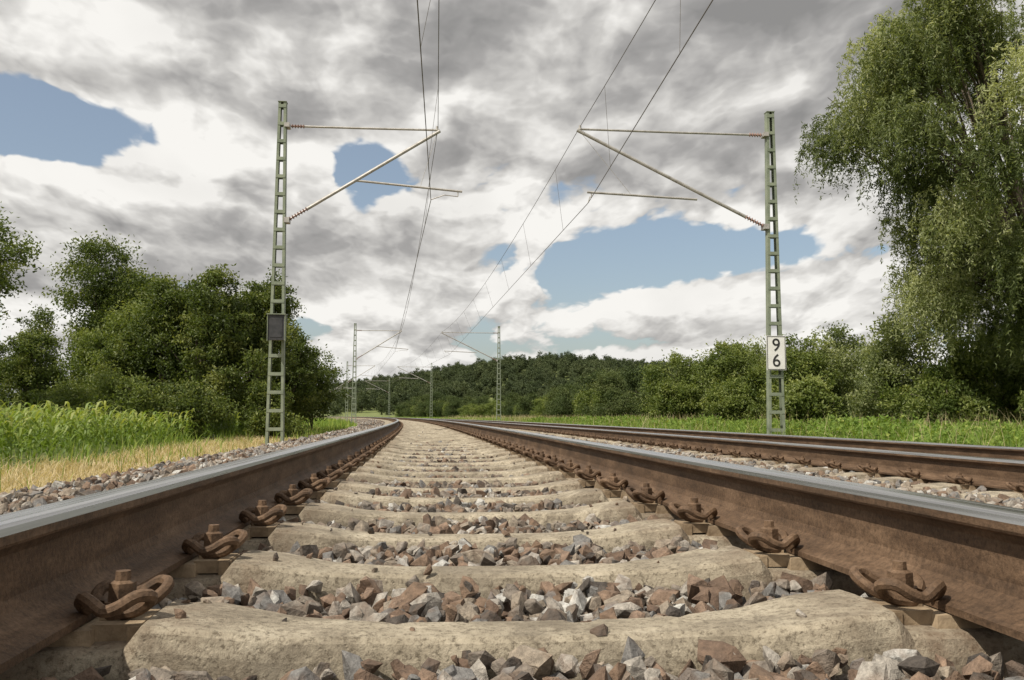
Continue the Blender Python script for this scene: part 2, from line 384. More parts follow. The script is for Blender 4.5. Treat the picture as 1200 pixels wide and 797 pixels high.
# ---------------------------------------------------------------- ground
def sm(a,b_,x): t=np.clip((x-a)/(b_-a),0,1); return t*t*(3-2*t)
def gz(x,y):
    z=-.58+0.05*np.sin(x*.7+1)*np.cos(y*.5)
    h=26*np.exp(-((x-130)/150)**2-((y-640)/170)**2)+18*np.exp(-((x-20)/170)**2-((y-760)/160)**2)+10*np.exp(-((x-420)/260)**2-((y-900)/250)**2)
    h+=6*np.exp(-((x+500)/400)**2-((y-1200)/300)**2)
    return z+h*(1+.06*np.sin(x*.03)*np.cos(y*.02))
def ground():
    def graded(a,b_,c,fine,coarse):
        L=[a]; 
        while L[-1]<b_:
            t=abs(L[-1]-c); L.append(L[-1]+fine+t*coarse)
        return np.array(L)
    xs=np.unique(np.concatenate([-graded(0,3500,0,.7,.06),graded(0,3500,0,.7,.06)])); ys=np.concatenate([-graded(0,400,0,1,.1)[::-1][:-1],graded(0,6000,0,1,.04)])
    X,Y=np.meshgrid(xs,ys); Z=gz(X,Y); nx=len(xs)
    V=np.stack([X.ravel(),Y.ravel(),Z.ravel()],1)
    i,j=np.meshgrid(np.arange(len(ys)-1),np.arange(nx-1),indexing='ij'); a=(i*nx+j).ravel()
    F=np.stack([a,a+1,a+nx+1,a+nx],1); mb=MB(); mb.add(V,F)
    m,nt,b=new_mat('ground_soil_grass'); oc=objcoord(nt)
    n=noise(nt,.35,6,.7,oc); r=ramp_node(nt,[(.3,(.09,.12,.03)),(.5,(.14,.17,.05)),(.7,(.22,.23,.08))]); nt.links.new(n.outputs['Fac'],r.inputs[0])
    n2=noise(nt,3,6,.7,oc); r2=ramp_node(nt,[(.3,(.28,.21,.13)),(.55,(.44,.35,.22)),(.75,(.54,.45,.30))]); nt.links.new(n2.outputs['Fac'],r2.inputs[0])
    sp=nt.nodes.new('ShaderNodeSeparateXYZ'); nt.links.new(oc,sp.inputs[0])
    mr=nt.nodes.new('ShaderNodeMapRange'); mr.inputs[1].default_value=-7.6; mr.inputs[2].default_value=-6.2; nt.links.new(sp.outputs[0],mr.inputs[0])
    mr2=nt.nodes.new('ShaderNodeMapRange'); mr2.inputs[1].default_value=8; mr2.inputs[2].default_value=6; nt.links.new(sp.outputs[0],mr2.inputs[0])
    mr3=nt.nodes.new('ShaderNodeMapRange'); mr3.inputs[1].default_value=70; mr3.inputs[2].default_value=35; nt.links.new(sp.outputs[1],mr3.inputs[0])
    def mul(a,b_):
        q=nt.nodes.new('ShaderNodeMath'); q.operation='MULTIPLY'; nt.links.new(a,q.inputs[0]); nt.links.new(b_,q.inputs[1]); return q.outputs[0]
    f=mul(mul(mr.outputs[0],mr2.outputs[0]),mr3.outputs[0])
    c=mixc(nt,f,r.outputs[0],r2.outputs[0]); nt.links.new(c,b.inputs['Base Color']); b.inputs['Roughness'].default_value=.95
    add_bump(nt,b,n2.outputs['Fac'],.6,.05)
    mb.build('ground',[m],True)
ground()

# ---------------------------------------------------------------- grass / weeds / corn
def blades(name, X, Y, Z, H, W, mat, bend=.35, rndlo=0, rndhi=1, mb=None, build=True, seg=3):
    n=len(X); mb=mb or MB()
    a=rng.uniform(0,2*np.pi,n); ax=np.stack([np.cos(a),np.sin(a),np.zeros(n)],1); b2=a+rng.uniform(-.8,.8,n)+np.pi/2
    bd=np.stack([np.cos(b2),np.sin(b2),np.zeros(n)],1)*(rng.uniform(.1,1,n)*bend*H)[:,None]
    P0=np.stack([X,Y,Z],1); V=[]
    ts=np.linspace(0,1,seg+1)
    for t in ts:
        c=P0+bd*(t*t)+np.stack([0*H,0*H,H*(t-.25*bend*t*t)],1)
        w=(W*(1-t*.92))[:,None]*.5
        V+=[c-ax*w,c+ax*w]
    V=np.stack(V,1).reshape(-1,3); k=2*(seg+1)
    F=np.array([[2*i,2*i+1,2*i+3,2*i+2] for i in range(seg)])
    FF=(F[None]+(np.arange(n)*k)[:,None,None]).reshape(-1,4)
    mb.add(V,FF,0,np.repeat(rng.uniform(rndlo,rndhi,n),k))
    if build: return mb.build(name,[mat])
    return mb
def patchy(X,Y,s,seed):
    p=seed*1.7
    v=np.sin(X*s+p)*np.cos(Y*s*.6+p*2)+.6*np.sin(X*s*2.3+Y*s*1.9+p)+.4*np.sin(Y*s*3.1-X*s*1.3)
    return v
n=80000; D=2+60*rng.uniform(0,1,n)**1.4; q=rng.uniform(-7.0,-2.9,n); X=xc(D)+q; 
H=rng.uniform(.04,.17,n)*(1+1.6*sm(-3,-6,q)*rng.uniform(0,1,n)**2); keep=(patchy(X,D,1.1,1)+rng.normal(0,.6,n)>-.6); 
zq=np.interp(q,BQ,BZ,left=-.58); zz=np.where(q>-3.2,np.maximum(zq,-.58),gz(X,D))
blades('dry_grass',X[keep],D[keep],zz[keep],H[keep],np.full(keep.sum(),.007)+D[keep]*.0006,straw_mat,1.2,.15,1)
n=20000; D=6+75*rng.uniform(0,1,n)**1.1; q=rng.uniform(-7.4,-3.2,n); X=xc(D)+q; keep=(patchy(X,D,.8,3)+rng.normal(0,.5,n)>.2)&((q<-6.2)|(D>34)|(rng.uniform(0,1,n)<.16))
blades('grass',X[keep],D[keep],gz(X,D)[keep],rng.uniform(.15,.6,n)[keep],.012+D[keep]*.0006,weed_mat,.6)
# right verge : green weeds with dry stalks
n=110000; D=5+110*rng.uniform(0,1,n)**1.3; q=6.5+rng.uniform(0,1,n)**1.2*12; X=xc(D)+q; pv=patchy(X,D,.5,5)+rng.normal(0,.5,n)
k=(pv>-.9)
blades('grass',X[k],D[k],gz(X,D)[k],rng.uniform(.3,.95,n)[k]*(.6+.5*sm(6.6,9,q[k])),.022+D[k]*.0008,weed_mat,.7)
k=(pv<-.2)&(rng.uniform(0,1,n)<.3)
blades('dry_grass',X[k],D[k],gz(X,D)[k],rng.uniform(.35,1.15,n)[k]*(.6+.5*sm(6.6,9,q[k])),.008+D[k]*.0006,straw_mat,.45)
n=30000; D=50+200*rng.uniform(0,1,n); q=np.where(rng.uniform(0,1,n)<.7,6.8+rng.uniform(0,20,n),-3.4-rng.uniform(0,25,n)); X=xc(D)+q
blades('meadow_grass',X,D,gz(X,D),rng.uniform(.3,.9,n),.05+D*.0006,weed_mat,.5)

def corn():
    P=[]
    for row in np.arange(0,34,.75):
        for yy in np.arange(8,62,.22):
            x=-7.6-row; 
            if x<-.47*(yy+9)-3: continue
            P.append((x+rng.normal(0,.05),yy+rng.normal(0,.05)))
    P=np.array(P); P[:,0]+= -P[:,1]**2/(2*R); n=len(P); print('corn',n)
    mb=MB(); h=rng.uniform(.9,1.25,n)*(.9+.1*np.sin(P[:,1]*.4)); z0=gz(P[:,0],P[:,1])
    for li in range(9):
        t0=.12+.1*li; a=rng.uniform(0,2*np.pi,n); out=np.stack([np.cos(a),np.sin(a),0*a],1); side=np.stack([-np.sin(a),np.cos(a),0*a],1)
        L=rng.uniform(.35,.6,n)*h*(1-.3*abs(t0-.5)); W=rng.uniform(.05,.075,n); V=[]
        for t,w in ((0,.5),(.3,1),(.65,.8),(1,.05)):
            c=np.stack([P[:,0],P[:,1],z0+h*t0],1)+out*(L*t)[:,None]*.75+np.array([0,0,1])*(L*(1.3*t-1.15*t*t))[:,None]
            V+=[c-side*(W*w*.5)[:,None],c+side*(W*w*.5)[:,None]]
        V=np.stack(V,1).reshape(-1,3); F=np.array([[0,1,3,2],[2,3,5,4],[4,5,7,6]])
        FF=(F[None]+(np.arange(n)*8)[:,None,None]).reshape(-1,4)
        mb.add(V,FF,0,np.repeat(np.clip(rng.normal(.35+.05*li,.15,n),0,1),8))
    blades('',P[:,0],P[:,1],z0,h*1.12,np.full(n,.03),None,.05,.3,.7,mb,False)
    mb.build('cornfield',[corn_mat])
corn()

# ---------------------------------------------------------------- trees
def leaves(mb, P, L, W, rnd, mi=1, down=0.0, outc=None):
    n=len(P); d=rng.normal(size=(n,3)); 
    if down: d[:,2]-=down*2
    d/=np.linalg.norm(d,axis=1)[:,None]; s=np.cross(d,rng.normal(size=(n,3))); s/=np.linalg.norm(s,axis=1)[:,None]+1e-9
    L=np.broadcast_to(L,(n,))*rng.uniform(.7,1.3,n); W=np.broadcast_to(W,(n,))*rng.uniform(.7,1.3,n)
    nn=np.cross(d,s); up=nn*.12*L[:,None]
    V=np.stack([P,P+d*(L*.45)[:,None]+s*(W*.5)[:,None]+up,P+d*L[:,None],P+d*(L*.45)[:,None]-s*(W*.5)[:,None]+up],1).reshape(-1,3)
    F=np.arange(4*n).reshape(n,4); mb.add(V,F,mi,np.repeat(rnd,4))
n=100000; D=7+55*rng.uniform(0,1,n)**1.2; q=7.8+rng.uniform(0,1,n)*9; X=xc(D)+q; top=(.72+.22*patchy(X,D,.9,9)*.7)*sm(7.5,8.8,q)
Z=gz(X,D)+np.clip(top,.1,1.2)*rng.uniform(0,1,n)**.5
mb=MB(); leaves(mb,np.stack([X,D,Z],1),.10+D*.0012,.05+D*.0006,np.clip(rng.normal(.5,.2,n),0,1),0); mb.build('nettle_patch',[weed_mat])

def tree(name, loc, height, radius, nleaf, lsize, mat, seed, trunk_h=.12, nclump=60, tr=.12, clr=.22, lobes=5, coll=None, aspect=.38):
    global rng
    keep=rng; rng=np.random.default_rng(seed)
    mb=MB(); x,y=loc; z0=float(gz(np.array(x),np.array(y)))-.05 if coll is None else 0
    base=np.array([x,y,z0]) if coll is None else np.zeros(3)
    if coll is None: nclump=int(nclump*2.6); clr*=.68
    cz=height*(trunk_h+(1-trunk_h)*.5); hz=height*(1-trunk_h)*.5
    LC=[];LR=[]
    for i in range(lobes):
        a=rng.uniform(0,2*np.pi); rr=radius*rng.uniform(.15,.6); zz=rng.uniform(-.55,.55)
        LC.append([rr*np.cos(a)*(1-.4*max(zz,0)),rr*np.sin(a)*(1-.4*max(zz,0)),cz+zz*hz]); k=rng.uniform(.42,.62)*(1-.25*abs(zz)); LR.append([radius*k*1.1,radius*k*1.1,hz*k])
    LC.append([0,0,cz]); LR.append([radius*.55,radius*.55,hz*.8]); LC.append([rng.normal(0,.15)*radius,rng.normal(0,.15)*radius,height*.78]); LR.append([radius*.42,radius*.42,height*.22])
    LC=np.array(LC); LR=np.array(LR)
    k=rng.integers(0,len(LC),nclump); u=rng.normal(size=(nclump,3)); u/=np.linalg.norm(u,axis=1)[:,None]; u*=rng.uniform(.35,1,(nclump,1))**.5
    C=LC[k]+u*LR[k]; C[:,2]=np.maximum(C[:,2],height*trunk_h*.8)
    cr=radius*clr*rng.uniform(.45,1.4,nclump)
    w=cr**2; w/=w.sum(); ci=rng.choice(nclump,nleaf,p=w)
    u=rng.normal(size=(nleaf,3)); u/=np.linalg.norm(u,axis=1)[:,None]; u*=(rng.uniform(0,1,(nleaf,1))**.5)*(1+rng.exponential(.28,(nleaf,1)))
    st=rng.uniform(.6,1.5,(nclump,3))*np.array([1,1,.8])
    P=C[ci]+u*cr[ci][:,None]*st[ci]
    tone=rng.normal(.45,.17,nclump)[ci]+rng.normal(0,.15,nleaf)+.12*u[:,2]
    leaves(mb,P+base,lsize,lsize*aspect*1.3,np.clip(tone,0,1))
    th=height*.72; tp=np.array([[0,0,-.2],[.03*radius,0,th*.3],[-.04*radius,.03*radius,th*.65],[0,0,th]]); tube(mb,smooth_path(tp,4)+base,np.linspace(tr,tr*.2,13),8,0)
    for i in range(min(nclump,26)):
        z1=rng.uniform(.15,.85)*min(C[i,2],th); p0=np.array([0,0,z1]); p2=C[i]; pm=(p0+p2)/2+np.array([0,0,.12*radius])+rng.normal(0,.05*radius,3)
        tube(mb,smooth_path([p0,pm,p2],3)+base,np.linspace(tr*.35*(1-.5*z1/th),.012,7),5,0,cap=False)
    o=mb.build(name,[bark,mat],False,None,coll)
    rng=keep; return o
# left group
tree('poplar_tree',(-14.6,43),9.3,2.9,50000,.15,leaf_dark,11,.1,90,.16,.26,8)
tree('poplar_tree',(-13.2,42),7.5,2.6,30000,.15,leaf_dark,111,.1,70,.14,.26,6)
tree('deciduous_tree',(-10.6,37),6.5,2.5,34000,.14,leaf_dark,12,.0,60,.12)
tree('deciduous_tree',(-8.9,36),6.6,2.5,38000,.14,leaf_dark,13,.0,64,.12)
tree('deciduous_tree',(-7.2,38),6.7,2.3,34000,.14,leaf_dark,14,.0,60,.12)
tree('deciduous_tree',(-6.9,43),5.2,2.0,22000,.14,leaf_dark,119,.0,60,.12)
tree('deciduous_tree',(-12.3,39.5),5.9,2.5,28000,.14,leaf_mid,15,.0,60,.12)
tree('bush',(-5.9,34.5),2.2,1.2,10000,.12,leaf_mid,16,.0,30,.05,.3)
tree('bush',(-10.6,31.5),2.5,1.5,11000,.12,leaf_mid,17,.0,34,.05,.3)
tree('bush',(-8.4,32.5),2.2,1.4,10000,.12,leaf_dark,117,.0,34,.05,.3)
tree('bush',(-12.3,33.0),2.0,1.4,9000,.12,leaf_mid,118,.0,34,.05,.3)
tree('bush',(-5.9,46),4.2,2.0,14000,.14,leaf_dark,18,.0,34,.05,.3)
tree('deciduous_tree',(-14.7,29.5),8.4,2.9,26000,.13,leaf_mid,19,.2,50,.14,.22,6)
tree('deciduous_tree',(-23.0,56),7.3,2.8,26000,.17,leaf_dark,20,.05,60,.12)
tree('deciduous_tree',(-20.5,60),5.6,3.0,20000,.17,leaf_dark,21,.02,60,.12)
tree('deciduous_tree',(-27.5,58),6.3,3.2,22000,.17,leaf_dark,22,.02,60,.12)
tree('bush',(-18,52),3.0,2.6,14000,.16,leaf_mid,23,.0,40,.05,.3)
tree('bush',(-15,46),3.0,2.2,12000,.16,leaf_dark,24,.0,40,.05,.3)
# right thicket
rt=[(14.2,35,4.3,2.2,31),(16.6,31,4.5,2.3,32),(18.6,28.5,4.0,2.3,33),(20.2,27,3.8,2.4,34),(13.6,40,4.3,2.2,35),(17.0,36,4.7,2.5,36),(21.8,31,4.4,2.6,37),(15.5,44,4.7,2.5,38),(13.0,46,4.2,2.2,39),(14.9,25.5,2.4,1.6,41),(12.6,28.5,2.1,1.4,43),(17.2,22.5,2.3,1.5,45),(12.4,36,2.4,1.5,47),(12.0,43,2.6,1.6,49)]
for x,y,h,r_,s in rt:
    tree('willow_shrub',(x,y),h,r_,21000,.13,leaf_mid if s%2 else leaf_willow,s,.0,56,.08,.22,6)
def willow(name,loc,seed):
    global rng
    keep=rng; rng=np.random.default_rng(seed); mb=MB(); x,y=loc; base=np.array([x,y,-.6])
    tube(mb,smooth_path([[0,0,-.3],[.2,.1,1.6],[-.1,0,3.4],[0,.1,5.0]],4)+base,np.linspace(.55,.34,13),12,0)
    lob=[]
    RZ=([2.5,5,7,9,11,12.5,14],[2.2,2.9,4.0,4.9,5.0,4.2,2.4])
    for i in range(36):
        z=rng.uniform(3.8,13.6); a=rng.uniform(0,2*np.pi)
        rmax=np.interp(z,*RZ); rr=rmax*rng.uniform(.3,1)
        k=rng.uniform(.8,1.6); lob.append([rr*np.cos(a),rr*np.sin(a),z,k,k,k*.8])
    for zz,a in ((8.8,3.5),(10.0,3.1),(7.6,3.9),(11.3,3.3),(9.4,4.1),(6.4,3.6),(5.2,4.0),(11.0,4.5),(8.0,4.7),(9.8,2.6),(12.6,4.4),(12.8,3.6),(11.8,5.2)): 
        rmax=np.interp(zz,*RZ)*rng.uniform(.9,1.1); k=rng.uniform(.9,1.3); lob.append([rmax*np.cos(a),rmax*np.sin(a),zz,k,k,k*.85])
    lob=np.array(lob)
    for l in lob:
        z1=rng.uniform(2.8,5); p0=np.array([0,0,z1]); p2=l[:3]; pm=(p0+p2)/2+np.array([0,0,.6])+rng.normal(0,.25,3)
        tube(mb,smooth_path([p0,pm,p2],5)+base,np.linspace(.13,.02,11),6,0,cap=False)
        for j in range(3):
            e=p2+rng.normal(0,.5,3)*l[3:]; tube(mb,smooth_path([pm,(pm+e)/2+[0,0,.25],e],4)+base,np.linspace(.05,.01,9),4,0,cap=False)
    SP=[];ST=[]; nst=8600; w=lob[:,3]**2; li=rng.choice(len(lob),nst,p=w/w.sum()); lt=rng.normal(.5,.17,len(lob))
    for i in range(nst):
        l=lob[li[i]]; u=rng.normal(size=3); u/=np.linalg.norm(u); p=l[:3]+u*l[3:]*rng.uniform(.3,1.05)
        L=rng.uniform(.35,1.3)*(1.5 if rng.uniform()<.15 else 1); n=int(L*34)+3; t=np.sort(rng.uniform(0,1,n)); a=np.arctan2(p[1],p[0])+rng.normal(0,.8); ou=rng.uniform(.12,.6)
        q=p+np.stack([np.cos(a)*ou*np.sqrt(t)*L,np.sin(a)*ou*np.sqrt(t)*L,.2*np.sin(t*2.5)*L-t*t*L*.85-.1*t],1)
        SP.append(q+rng.normal(0,.035,q.shape)); ST.append(np.clip(rng.normal(0,.12)+lt[li[i]]+.1*u[2]+rng.normal(0,.15,n),0,1))
    SP=np.concatenate(SP); ST=np.concatenate(ST); m=SP[:,2]>1.2; SP=SP[m]; ST=ST[m]; print('willow leaves',len(SP))
    leaves(mb,SP+base,.14,.035,ST,1,.45)
    rng=keep
    return mb.build(name,[bark,leaf_willow])
willow('willow_tree',(17.6,24.5),77)

# instanced mid and far trees
def kinds(cname, specs):
    col=bpy.data.collections.new(cname)
    for i,(h,r_,nl,ls,mt) in enumerate(specs):
        tree('deciduous_tree_kind',(0,0),h,r_,nl,ls,mt,200+i*7+int(nl),.0,70,.12,.22,6,coll=col)
    return col
def instancer(name, pts, rots, scl, col):
    me=bpy.data.meshes.new(name); me.from_pydata([tuple(p) for p in pts],[],[])
    a=me.attributes.new('rot','FLOAT_VECTOR','POINT'); a.data.foreach_set('vector',np.stack([0*rots,0*rots,rots],1).astype(np.float32).ravel())
    a=me.attributes.new('scl','FLOAT_VECTOR','POINT'); a.data.foreach_set('vector',scl.astype(np.float32).ravel())
    o=bpy.data.objects.new(name,me); sc.collection.objects.link(o)
    ng=bpy.data.node_groups.new(name+'_nodes','GeometryNodeTree')
    ng.interface.new_socket('Geometry',in_out='INPUT',socket_type='NodeSocketGeometry'); ng.interface.new_socket('Geometry',in_out='OUTPUT',socket_type='NodeSocketGeometry')
    N=ng.nodes; gi=N.new('NodeGroupInput'); go=N.new('NodeGroupOutput'); ip=N.new('GeometryNodeInstanceOnPoints'); ci=N.new('GeometryNodeCollectionInfo')
    ci.inputs['Collection'].default_value=col; ci.inputs['Separate Children'].default_value=True; ci.inputs['Reset Children'].default_value=True
    ip.inputs['Pick Instance'].default_value=True
    ar=N.new('GeometryNodeInputNamedAttribute'); ar.data_type='FLOAT_VECTOR'; ar.inputs['Name'].default_value='rot'
    as_=N.new('GeometryNodeInputNamedAttribute'); as_.data_type='FLOAT_VECTOR'; as_.inputs['Name'].default_value='scl'
    L=ng.links; L.new(gi.outputs[0],ip.inputs['Points']); L.new(ci.outputs[0],ip.inputs['Instance']); L.new(ar.outputs['Attribute'],ip.inputs['Rotation']); L.new(as_.outputs['Attribute'],ip.inputs['Scale']); L.new(ip.outputs[0],go.inputs[0])
    md=o.modifiers.new('scatter','NODES'); md.node_group=ng
    return o
midk=kinds('mid_tree_kinds',[(6,2.6,9000,.24,leaf_far),(5.4,2.9,9000,.24,leaf_far),(6.4,2.5,9000,.24,leaf_far),(5,2.4,8000,.24,leaf_mid)])
fark=kinds('far_tree_kinds',[(11,4.5,1500,.9,leaf_hill_haze),(10,5,1500,.9,leaf_hill_haze),(12,4.2,1500,.9,leaf_hill_haze)])
n=170; D=50+230*rng.uniform(0,1,n)**1.2; off=rng.uniform(15,34,n); off=np.maximum(off, 14+ (D-48)*.06); X=xc(D)+off+sm(60,120,D)*4
h=rng.uniform(.48,.76,n)*(1+.35*sm(100,240,D)); P=np.stack([X,D,gz(X,D)-.2],1)
instancer('distant_tree_row',P,rng.uniform(0,6.28,n),np.stack([h*1.15,h*1.15,h],1),midk)
n=60; D=90+190*rng.uniform(0,1,n); X=xc(D)-9-rng.uniform(0,25,n); h=rng.uniform(.3,.7,n); P=np.stack([X,D,gz(X,D)-.2],1)
instancer('distant_tree_row',P,rng.uniform(0,6.28,n),np.stack([h*1.2,h*1.2,h],1),midk)
n=5200; X=rng.uniform(-260,620,n); Y=rng.uniform(430,1000,n); Z=gz(X,Y); k=(Z>4+3*np.sin(X*.05)) 
X,Y,Z=X[k],Y[k],Z[k]; n=len(X); h=rng.uniform(.7,1.15,n); print('hill trees',n)
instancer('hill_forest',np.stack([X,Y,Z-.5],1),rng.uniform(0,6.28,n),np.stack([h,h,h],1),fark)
n=1400; X=rng.uniform(-900,1300,n); Y=rng.uniform(330,460,n)+rng.uniform(0,1,n)**2*500; Z=gz(X,Y); h=rng.uniform(.5,.9,n); k=(Z<6)
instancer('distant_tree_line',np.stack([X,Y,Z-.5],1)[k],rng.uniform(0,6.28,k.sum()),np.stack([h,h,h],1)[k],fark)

# ---------------------------------------------------------------- masts
def insul(mb,p,q,n=5,r=.055):
    p=np.array(p);q=np.array(q); d=(q-p)/n
    tube(mb,[p,(p+q)/2,q],.025,8,2)
    for i in range(n):
        c=p+d*(i+.5); u=d/np.linalg.norm(d)
        tube(mb,[c-u*.018,c,c+u*.018],[r*.5,r,r*.5],12,2)
def mast(loc, side, tip_dx):
    x,y=loc; par=empty('catenary_mast',(x,y,0)); g=-.62; H=7.6
    mb=MB()
    wl=lambda z: .20-.115*(z-g)/(H-g)
    for sx in (-1,1):
        p0=np.array([sx*wl(g),0,g]); p1=np.array([sx*wl(H),0,H]); 
        for (dx,dy,w,dpt) in ((0,0,.010,.16),(-sx*.028,-.078,.056,.009),(-sx*.028,.078,.056,.009)):
            V=[]
            for p in (p0,p1):
                for a,b_ in ((-1,-1),(1,-1),(1,1),(-1,1)): V.append(p+np.array([dx+a*w/2,dy+b_*dpt/2,0]))
            mb.add(np.array(V),BOXF,0)
    nb=19
    for i in range(nb+1):
        z=g+.25+i*(H-g-.35)/nb; w=wl(z)
        for sy in (-1,1): box(mb,(0,sy*.0875,z),(2*w+.0,.008,.075),0)
    box(mb,(0,0,H+.006),(2*wl(H)+.03,.2,.012),0)
    box(mb,(0,0,g+.02),(.75,.6,.3),1)
    mb.build('lattice_mast',[mast_mat,base_conc],False,par)
    mc=MB(); s=side; tx=tip_dx
    zt=7.05; zd=4.85; ztip=7.0
    box(mc,(s*.12,0,zt),(.12,.24,.10),0); insul(mc,(s*.20,0,zt),(s*.52,0,zt)); tube(mc,[(s*.5,0,zt),(s*(tx*.5),0,zt),(s*(tx+.05),0,zt+.01)],.027,8,0)
    tip=np.array([s*tx,0,ztip]); b0=np.array([s*.2,0,zd]); u=(tip-b0)/np.linalg.norm(tip-b0)
    box(mc,(s*.16,0,zd-.03),(.12,.24,.12),0); insul(mc,b0,b0+u*.5,7,.06); tube(mc,[b0+u*.48,(b0+tip)/2,tip+u*.08],.040,10,0)
    return par,mc,b0,tip,u
def finish_mast(par,mc,b0,tip,side,regA,regB,wire):
    tube(mc,[regA,(np.array(regA)+regB)/2,regB],.028,8,0)
    tube(mc,[tip,(tip+np.array(regB)*.6+np.array(regA)*.4)/2,np.array(regB)*.6+np.array(regA)*.4],.005,5,0)
    w=np.array(wire); s0=np.array(regB)-np.array([side*.1,0,0])
    tube(mc,[s0,s0+[0,0,-.06],s0+[0,0,-.12]],.014,6,0); tube(mc,[s0+[0,0,-.12],(s0+[0,0,-.12]+w+[0,0,.1])/2+[0,0,.03],w+[0,0,.01]],.012,6,0)
    tube(mc,[tip+[0,0,.05],tip+[0,0,.10],tip+[0,0,.15]],.03,8,0)
    mc.build('cantilever',[tube_mat,base_conc,insul_mat],False,par)
leftD=[21,72,123,174,225]; rightD=[20.6,73,125,176,228]
msgL=[];conL=[];msgR=[];conR=[]
for i,d in enumerate(leftD):
    xm=float(xc(d))-3.42; par,mc,b0,tip,u=mast((xm,d),1,3.58)
    wx=3.42+(.03 if i%2==0 else -.3)
    finish_mast(par,mc,b0,tip,1,np.array([1.72,0,5.80]),np.array([4.18,0,5.60]),(wx,0,5.38)); msgL.append((xm+3.6,d,7.12)); conL.append((xm+wx,d,5.38))
for i,d in enumerate(rightD):
    xm=float(xc(d))+8.07; tx=4.58; par,mc,b0,tip,u=mast((xm,d),-1,tx)
    wx=-(4.35+(.05 if i%2==0 else -.4))
    finish_mast(par,mc,b0,tip,-1,np.array([-1.8,0,5.45]),np.array([-4.42,0,5.56]),(wx,0,5.30)); msgR.append((xm-tx,d,7.12)); conR.append((xm+wx,d,5.30))
sg=empty('kilometre_sign',(float(xc(20.6))+8.07,20.6-.16,0)); zc_=1.83
mb=MB(); box(mb,(-.02,0,zc_),(.46,.012,.80),0)
for dx in (-.212,.212): box(mb,(-.02+dx,-.009,zc_),(.012,.004,.77),1)
for dz in (-.381,.381): box(mb,(-.02,-.009,zc_+dz),(.412,.004,.012),1)
box(mb,(-.02,.035,zc_+.25),(.30,.05,.04),1); box(mb,(-.02,.035,zc_-.25),(.30,.05,.04),1)
mb.build('board',[white_mat,black_mat],False,sg)
for ch,zz in (('9',zc_+.045),('6',zc_-.315)):
    cu=bpy.data.curves.new('digit_'+ch,'FONT'); cu.body=ch; cu.size=.42; cu.align_x='CENTER'; cu.extrude=.002; cu.offset=.001
    o=bpy.data.objects.new('digit_'+ch,cu); sc.collection.objects.link(o); cu.materials.append(black_mat); o.parent=sg
    o.location=(-.02,-.010,zz); o.rotation_euler=(math.pi/2,0,0)
eb=empty('mast_equipment_box',(float(xc(21))-3.42,21-.14,0)); mb=MB()
box(mb,(.02,-.09,2.32),(.36,.16,.56),0); box(mb,(.02,-.09,2.62),(.42,.24,.02),1); box(mb,(.02,-.176,2.32),(.27,.008,.44),0); box(mb,(-.17,-.09,2.32),(.014,.2,.60),1); box(mb,(.21,-.09,2.32),(.014,.2,.60),1)
box(mb,(.02,0,2.15),(.3,.05,.05),1); box(mb,(.02,0,2.5),(.3,.05,.05),1)
mb.build('cabinet',[box_mat,mast_mat],False,eb)

def wires(name,msg,con):
    mb=MB()
    for i in range(len(msg)-1):
        a,b_=np.array(msg[i]),np.array(msg[i+1]); c,d=np.array(con[i]),np.array(con[i+1]); t=np.linspace(0,1,25)[:,None]
        M=a+(b_-a)*t; M[:,2]-=(4*t*(1-t)*.75)[:,0]; tube(mb,M,.0075,5,0,cap=False)
        Cc=c+(d-c)*t; tube(mb,Cc,.0085,5,0,cap=False)
        for tt in (.06,.17,.28,.39,.5,.61,.72,.83,.94):
            p=a+(b_-a)*tt; p[2]-=4*tt*(1-tt)*.75; q=c+(d-c)*tt; tube(mb,[p,(p+q)/2,q],.004,4,0,cap=False)
    mb.build(name,[wire_mat])
wires('overhead_wire',[(-.2,-31,7.12)]+msgL,[(-.9,-31,5.38)]+conL)
wires('overhead_wire',[(3.2,-31,7.12)]+msgR,[(2.1,-31,5.30)]+conR)

# ---------------------------------------------------------------- world
w=bpy.data.worlds.new('World'); sc.world=w; w.use_nodes=True; nt=w.node_tree; nt.nodes.clear()
w.cycles.sampling_method='MANUAL'; w.cycles.sample_map_resolution=512
N=nt.nodes; Lk=nt.links
def M(op,a,b_=None,c=None,clamp=False):
    n=N.new('ShaderNodeMath'); n.operation=op; n.use_clamp=clamp
    for i,v in enumerate((a,b_,c)):
        if v is None: continue
        if isinstance(v,(int,float)): n.inputs[i].default_value=v
        else: Lk.new(v,n.inputs[i])
    return n.outputs[0]
def sstep(x,a,b_):
    n=N.new('ShaderNodeMapRange'); n.interpolation_type='SMOOTHSTEP'; n.inputs[1].default_value=a; n.inputs[2].default_value=b_; Lk.new(x,n.inputs[0]); return n.outputs[0]
SUN_EL=52; SUN_AZ=-125
tc=N.new('ShaderNodeTexCoord'); sp=N.new('ShaderNodeSeparateXYZ'); Lk.new(tc.outputs['Generated'],sp.inputs[0])
az=M('ARCTAN2',sp.outputs[0],sp.outputs[1]); el=M('ARCSINE',sp.outputs[2]); elc=M('MAXIMUM',el,0.0)
U=M('DIVIDE',az,M('ADD',elc,.36)); V=M('MULTIPLY',M('LOGARITHM',M('ADD',elc,.20),2.71828),1.25)
def comb(a,b_,c=0.0):
    n=N.new('ShaderNodeCombineXYZ')
    for i,v in enumerate((a,b_,c)):
        if isinstance(v,(int,float)): n.inputs[i].default_value=v
        else: Lk.new(v,n.inputs[i])
    return n.outputs[0]
